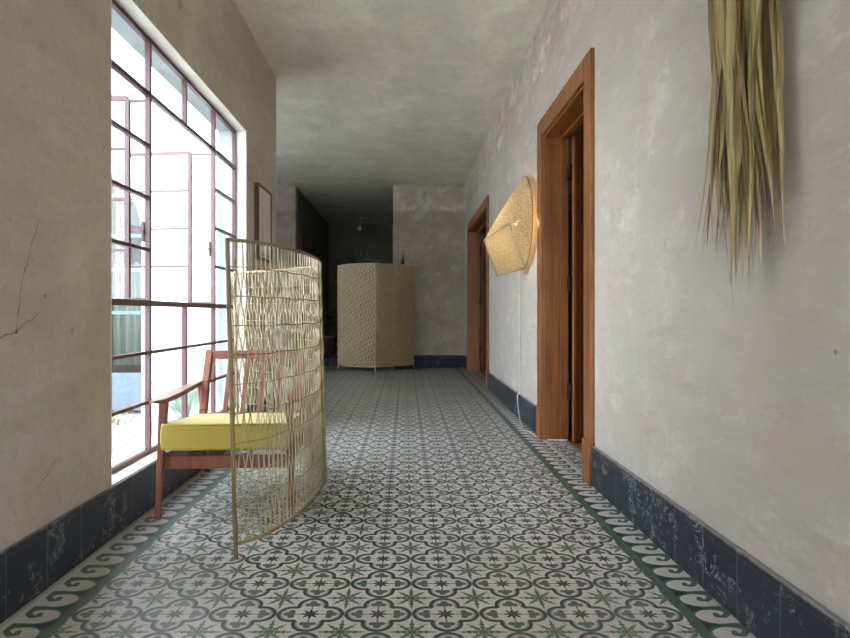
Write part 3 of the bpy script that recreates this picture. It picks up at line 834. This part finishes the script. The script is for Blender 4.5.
# local: x along the wall, y out from the wall (rotated so +y -> +X)
fr = boxes((-Wf, -Wf+.016, 0, Tf, 0, Hf), (Wf-.016, Wf, 0, Tf, 0, Hf), (-Wf+.016, Wf-.016, 0, Tf, 0, .016), (-Wf+.016, Wf-.016, 0, Tf, Hf-.016, Hf))
link('frame', fr, M_framewood, pf, bevel=.0015)
link('drawing', boxes((-Wf+.016, Wf-.016, .002, Tf-.008, .016, Hf-.016)), M_art, pf)
pf.rotation_euler = (0, 0, math.radians(-90))
tag(pf, 'narrow dark wood frame with pale drawing hung past the window', 'picture')

# ---------------------------------------------------------------- woven wall lamp
wl = empty('wall_lamp', (XR, 4.76, 1.61))
def shade():
    bm = bmesh.new(); rim = []; n = 48; r = .365; xo = -.045
    for k in range(n):
        a = 2*PI*k/n   # a=0 -> near side (-Y), 90deg -> up
        rim.append(bm.verts.new((xo, -r*math.cos(a), r*math.sin(a))))
    L = lambda x, y, z: bm.verts.new((x-XR, y-4.76, z-1.61))
    A = L(.60, 4.66, 1.465); B = L(.747, 4.913, 1.192); Cc = L(.752, 4.40, 1.558); A2 = L(.62, 4.74, 1.50)
    idx = lambda deg: int(round(deg/360*n)) % n
    def fan(v, d0, d1):
        k0, k1 = int(round(d0/360*n)), int(round(d1/360*n))
        for k in range(k0, k1): bm.faces.new((v, rim[k % n], rim[(k+1) % n]))
    fan(Cc, -75, 60); fan(A, 60, 150); bm.faces.new((A, Cc, rim[idx(60)]))
    fan(A2, 150, 240); bm.faces.new((A, A2, rim[idx(150)])); fan(B, 240, 285); bm.faces.new((A2, B, rim[idx(240)])); bm.faces.new((A, B, A2))
    bm.faces.new((A, rim[idx(-75)], Cc)); bm.faces.new((A, B, rim[idx(-75)]))
    bmesh.ops.recalc_face_normals(bm, faces=bm.faces[:])
    es = bm.edges[:]
    bmesh.ops.subdivide_edges(bm, edges=es, cuts=3, use_grid_fill=True, smooth=0.0)
    bmesh.ops.triangulate(bm, faces=bm.faces[:])
    bmesh.ops.smooth_vert(bm, verts=[v for v in bm.verts if v.co.x < xo-.01], factor=.4, use_axis_x=True, use_axis_y=True, use_axis_z=True)
    for v in bm.verts:
        if v.co.x < xo-.01: v.co += Vector((R.uniform(-1,1), R.uniform(-1,1), R.uniform(-1,1)))*.003
    return bm
sh = link('woven_shade', shade(), M_shade, wl, smooth=False)
md = sh.modifiers.new('thick', 'SOLIDIFY'); md.thickness = .004
bm = bmesh.new(); tube(bm, [(-.045, -.365*math.cos(2*PI*k/64), .365*math.sin(2*PI*k/64)) for k in range(64)], .0055, 6, closed=True); link('shade_rim', bm, M_rattan_d, wl, smooth=True)
bm = bmesh.new()
for a in (45, 135, 225, 315): p = Vector((-.045, -.365*math.cos(math.radians(a)), .365*math.sin(math.radians(a)))); tube(bm, [p, Vector((-.012, p.y*.2, p.z*.2))], .003, 5)
link('support_wires', bm, M_iron, wl)
bm = bmesh.new(); bmesh.ops.create_cone(bm, cap_ends=True, segments=24, radius1=.06, radius2=.06, depth=.022, matrix=Matrix.Translation((-.011,0,0)) @ Matrix.Rotation(PI/2, 4, 'Y')); link('back_plate', bm, M_cardgrey, wl)
bm = bmesh.new(); bmesh.ops.create_cone(bm, cap_ends=True, segments=16, radius1=.02, radius2=.02, depth=.05, matrix=Matrix.Translation((-.045,0,0)) @ Matrix.Rotation(PI/2, 4, 'Y')); link('bulb_socket', bm, M_iron, wl)
bm = bmesh.new(); bmesh.ops.create_icosphere(bm, subdivisions=3, radius=.022, matrix=Matrix.Translation((-.098,0,0))); link('bulb', bm, M_bulb, wl, smooth=True)
bm = bmesh.new()
cp = [(XR-.012,4.78,1.55),(XR-.006,5.05,1.30),(XR-.005,5.08,.9),(XR-.006,5.10,.4),(XR-.007,5.10,.23),(XR-.024,5.10,.20),(XR-.023,5.08,.10),(XR-.03,4.95,.012),(XR-.06,4.72,.004),(XR-.085,4.60,.004),(XR-.05,4.48,.004),(XR-.032,4.32,.004),(XR+.03,4.21,.004),(XR+.15,4.16,.012)]
pts, _ = smoothpath(cp, 90)
tube(bm, [p-Vector((XR, 4.76, 1.61)) for p in pts], .0042, 6); link('power_cord', bm, M_cord, wl, smooth=True)
bm = bmesh.new()
lw = lambda x, y, z: Vector((x-XR, y-4.76, z-1.61))
cA, cB, cC = lw(.607, 4.66, 1.466), lw(.748, 4.905, 1.196), lw(.755, 4.41, 1.556)
rimp = lambda d: Vector((-.045, -.365*math.cos(math.radians(d)), .365*math.sin(math.radians(d))))
for a, b in ((cA, cC), (cC, rimp(-75)), (cA, cB), (cB, rimp(-75))): tube(bm, [a, a.lerp(b, .5), b], .0045, 5)
link('seam_rods', bm, M_rattan, wl, smooth=True)
tag(wl, 'glowing woven fibre wall lamp between the two wooden doorways', 'lamp')
pl = bpy.data.lights.new('bulb_light', 'POINT'); pl.energy = 1.2; pl.color = (1, .62, .27); pl.shadow_soft_size = .03
po = bpy.data.objects.new('bulb_light', pl); COL.objects.link(po); po.location = (-.10, 0, 0); po.parent = wl
for o_ in wl.children:
    if o_.name.startswith('bulb') and o_.type == 'MESH' and 'socket' not in o_.name: o_.visible_shadow = True
po.location = (-.145, 0, 0)

# ---------------------------------------------------------------- dried palm bundle on right wall
pb = empty('dried_palm_bundle', (XR, 1.67, 2.2))
bm = bmesh.new(); tube(bm, [(-.001,0,.0),(-.05,0,.004)], .004, 8); link('nail', bm, M_iron, pb)
bm = bmesh.new(); tube(bm, [(-.045+.028*math.cos(a*PI/6), .05*math.sin(a*PI/6), -.02) for a in range(12)], .008, 6, closed=True); link('twine_tie', bm, M_palmdry2, pb)
for k in range(98):
    u = R.random(); yy = -.13+.29*u if k % 3 else R.gauss(.0, .06); yy = max(-.118, min(.122, yy*.88+.004))
    dpt = R.uniform(-.10 if abs(yy) < .08 else -.055, -.015)
    mid = 1-abs(yy-.0)/.17
    L = 2.2-(R.uniform(1.04, 1.36)-.20*mid*R.random())
    if k % 9 == 0: L += .12
    if k % 4 == 0: L *= .86
    wd = R.uniform(.007, .017); sw = R.uniform(-.02,.02); fl = (yy*.45 if k % 3 else yy*.15)+R.uniform(-.035,.03)
    if k in (5, 11): fl = .16; L = .98
    pts = []; ws = []; NS = 15
    for i in range(NS):
        t = i/(NS-1)
        y = yy*min(1, .25+t*3.5) + sw*math.sin(t*5+k) + fl*max(0, t-.55)**1.5*1.6 - .05*t + (.16*t*t if k % 16 == 3 else 0) + .006*math.sin(t*13+k*2)
        x = -.045+(dpt+.045)*min(1, t*4) + .012*math.sin(t*4+k*1.7) + (dpt*.3)*max(0, t-.7)
        pts.append((min(-.03, x), y, -L*t)); tap = min(1, (1-t)/.33)
        ws.append(max(.0006, wd*min(1, .4+t*4)*tap**.8))
    bm = bmesh.new(); an = R.uniform(-1.1, 1.1); ribbon(bm, pts, ws, (math.sin(an)*.8, 1, 0), R.uniform(.15,.5))
    link('leaf_blade', bm, (M_palmdry, M_palmdry3, M_palmdry2)[k % 3 if k % 5 else 0], pb, smooth=False)
bm = bmesh.new()
for k in range(120):
    y = R.gauss(-.01, .05); L0 = R.uniform(.75, 1.0); L = L0+R.uniform(.1, .27); dx = R.uniform(-.09,-.03); fl = R.gauss(0, .035)
    pts = [(dx+.01*math.sin(t*6+k), y-.05+fl*1.5*t*t, -L0-(L-L0)*t) for t in (0,.25,.5,.75,1)]
    ribbon(bm, pts, [.0014,.0012,.001,.0008,.0004], (.3,1,0), .1)
tag(link('fine_fibres', bm, M_palmdry2, pb), kind='stuff')
tag(pb, 'bundle of long dried palm leaves hanging on the right wall', 'dried palm')
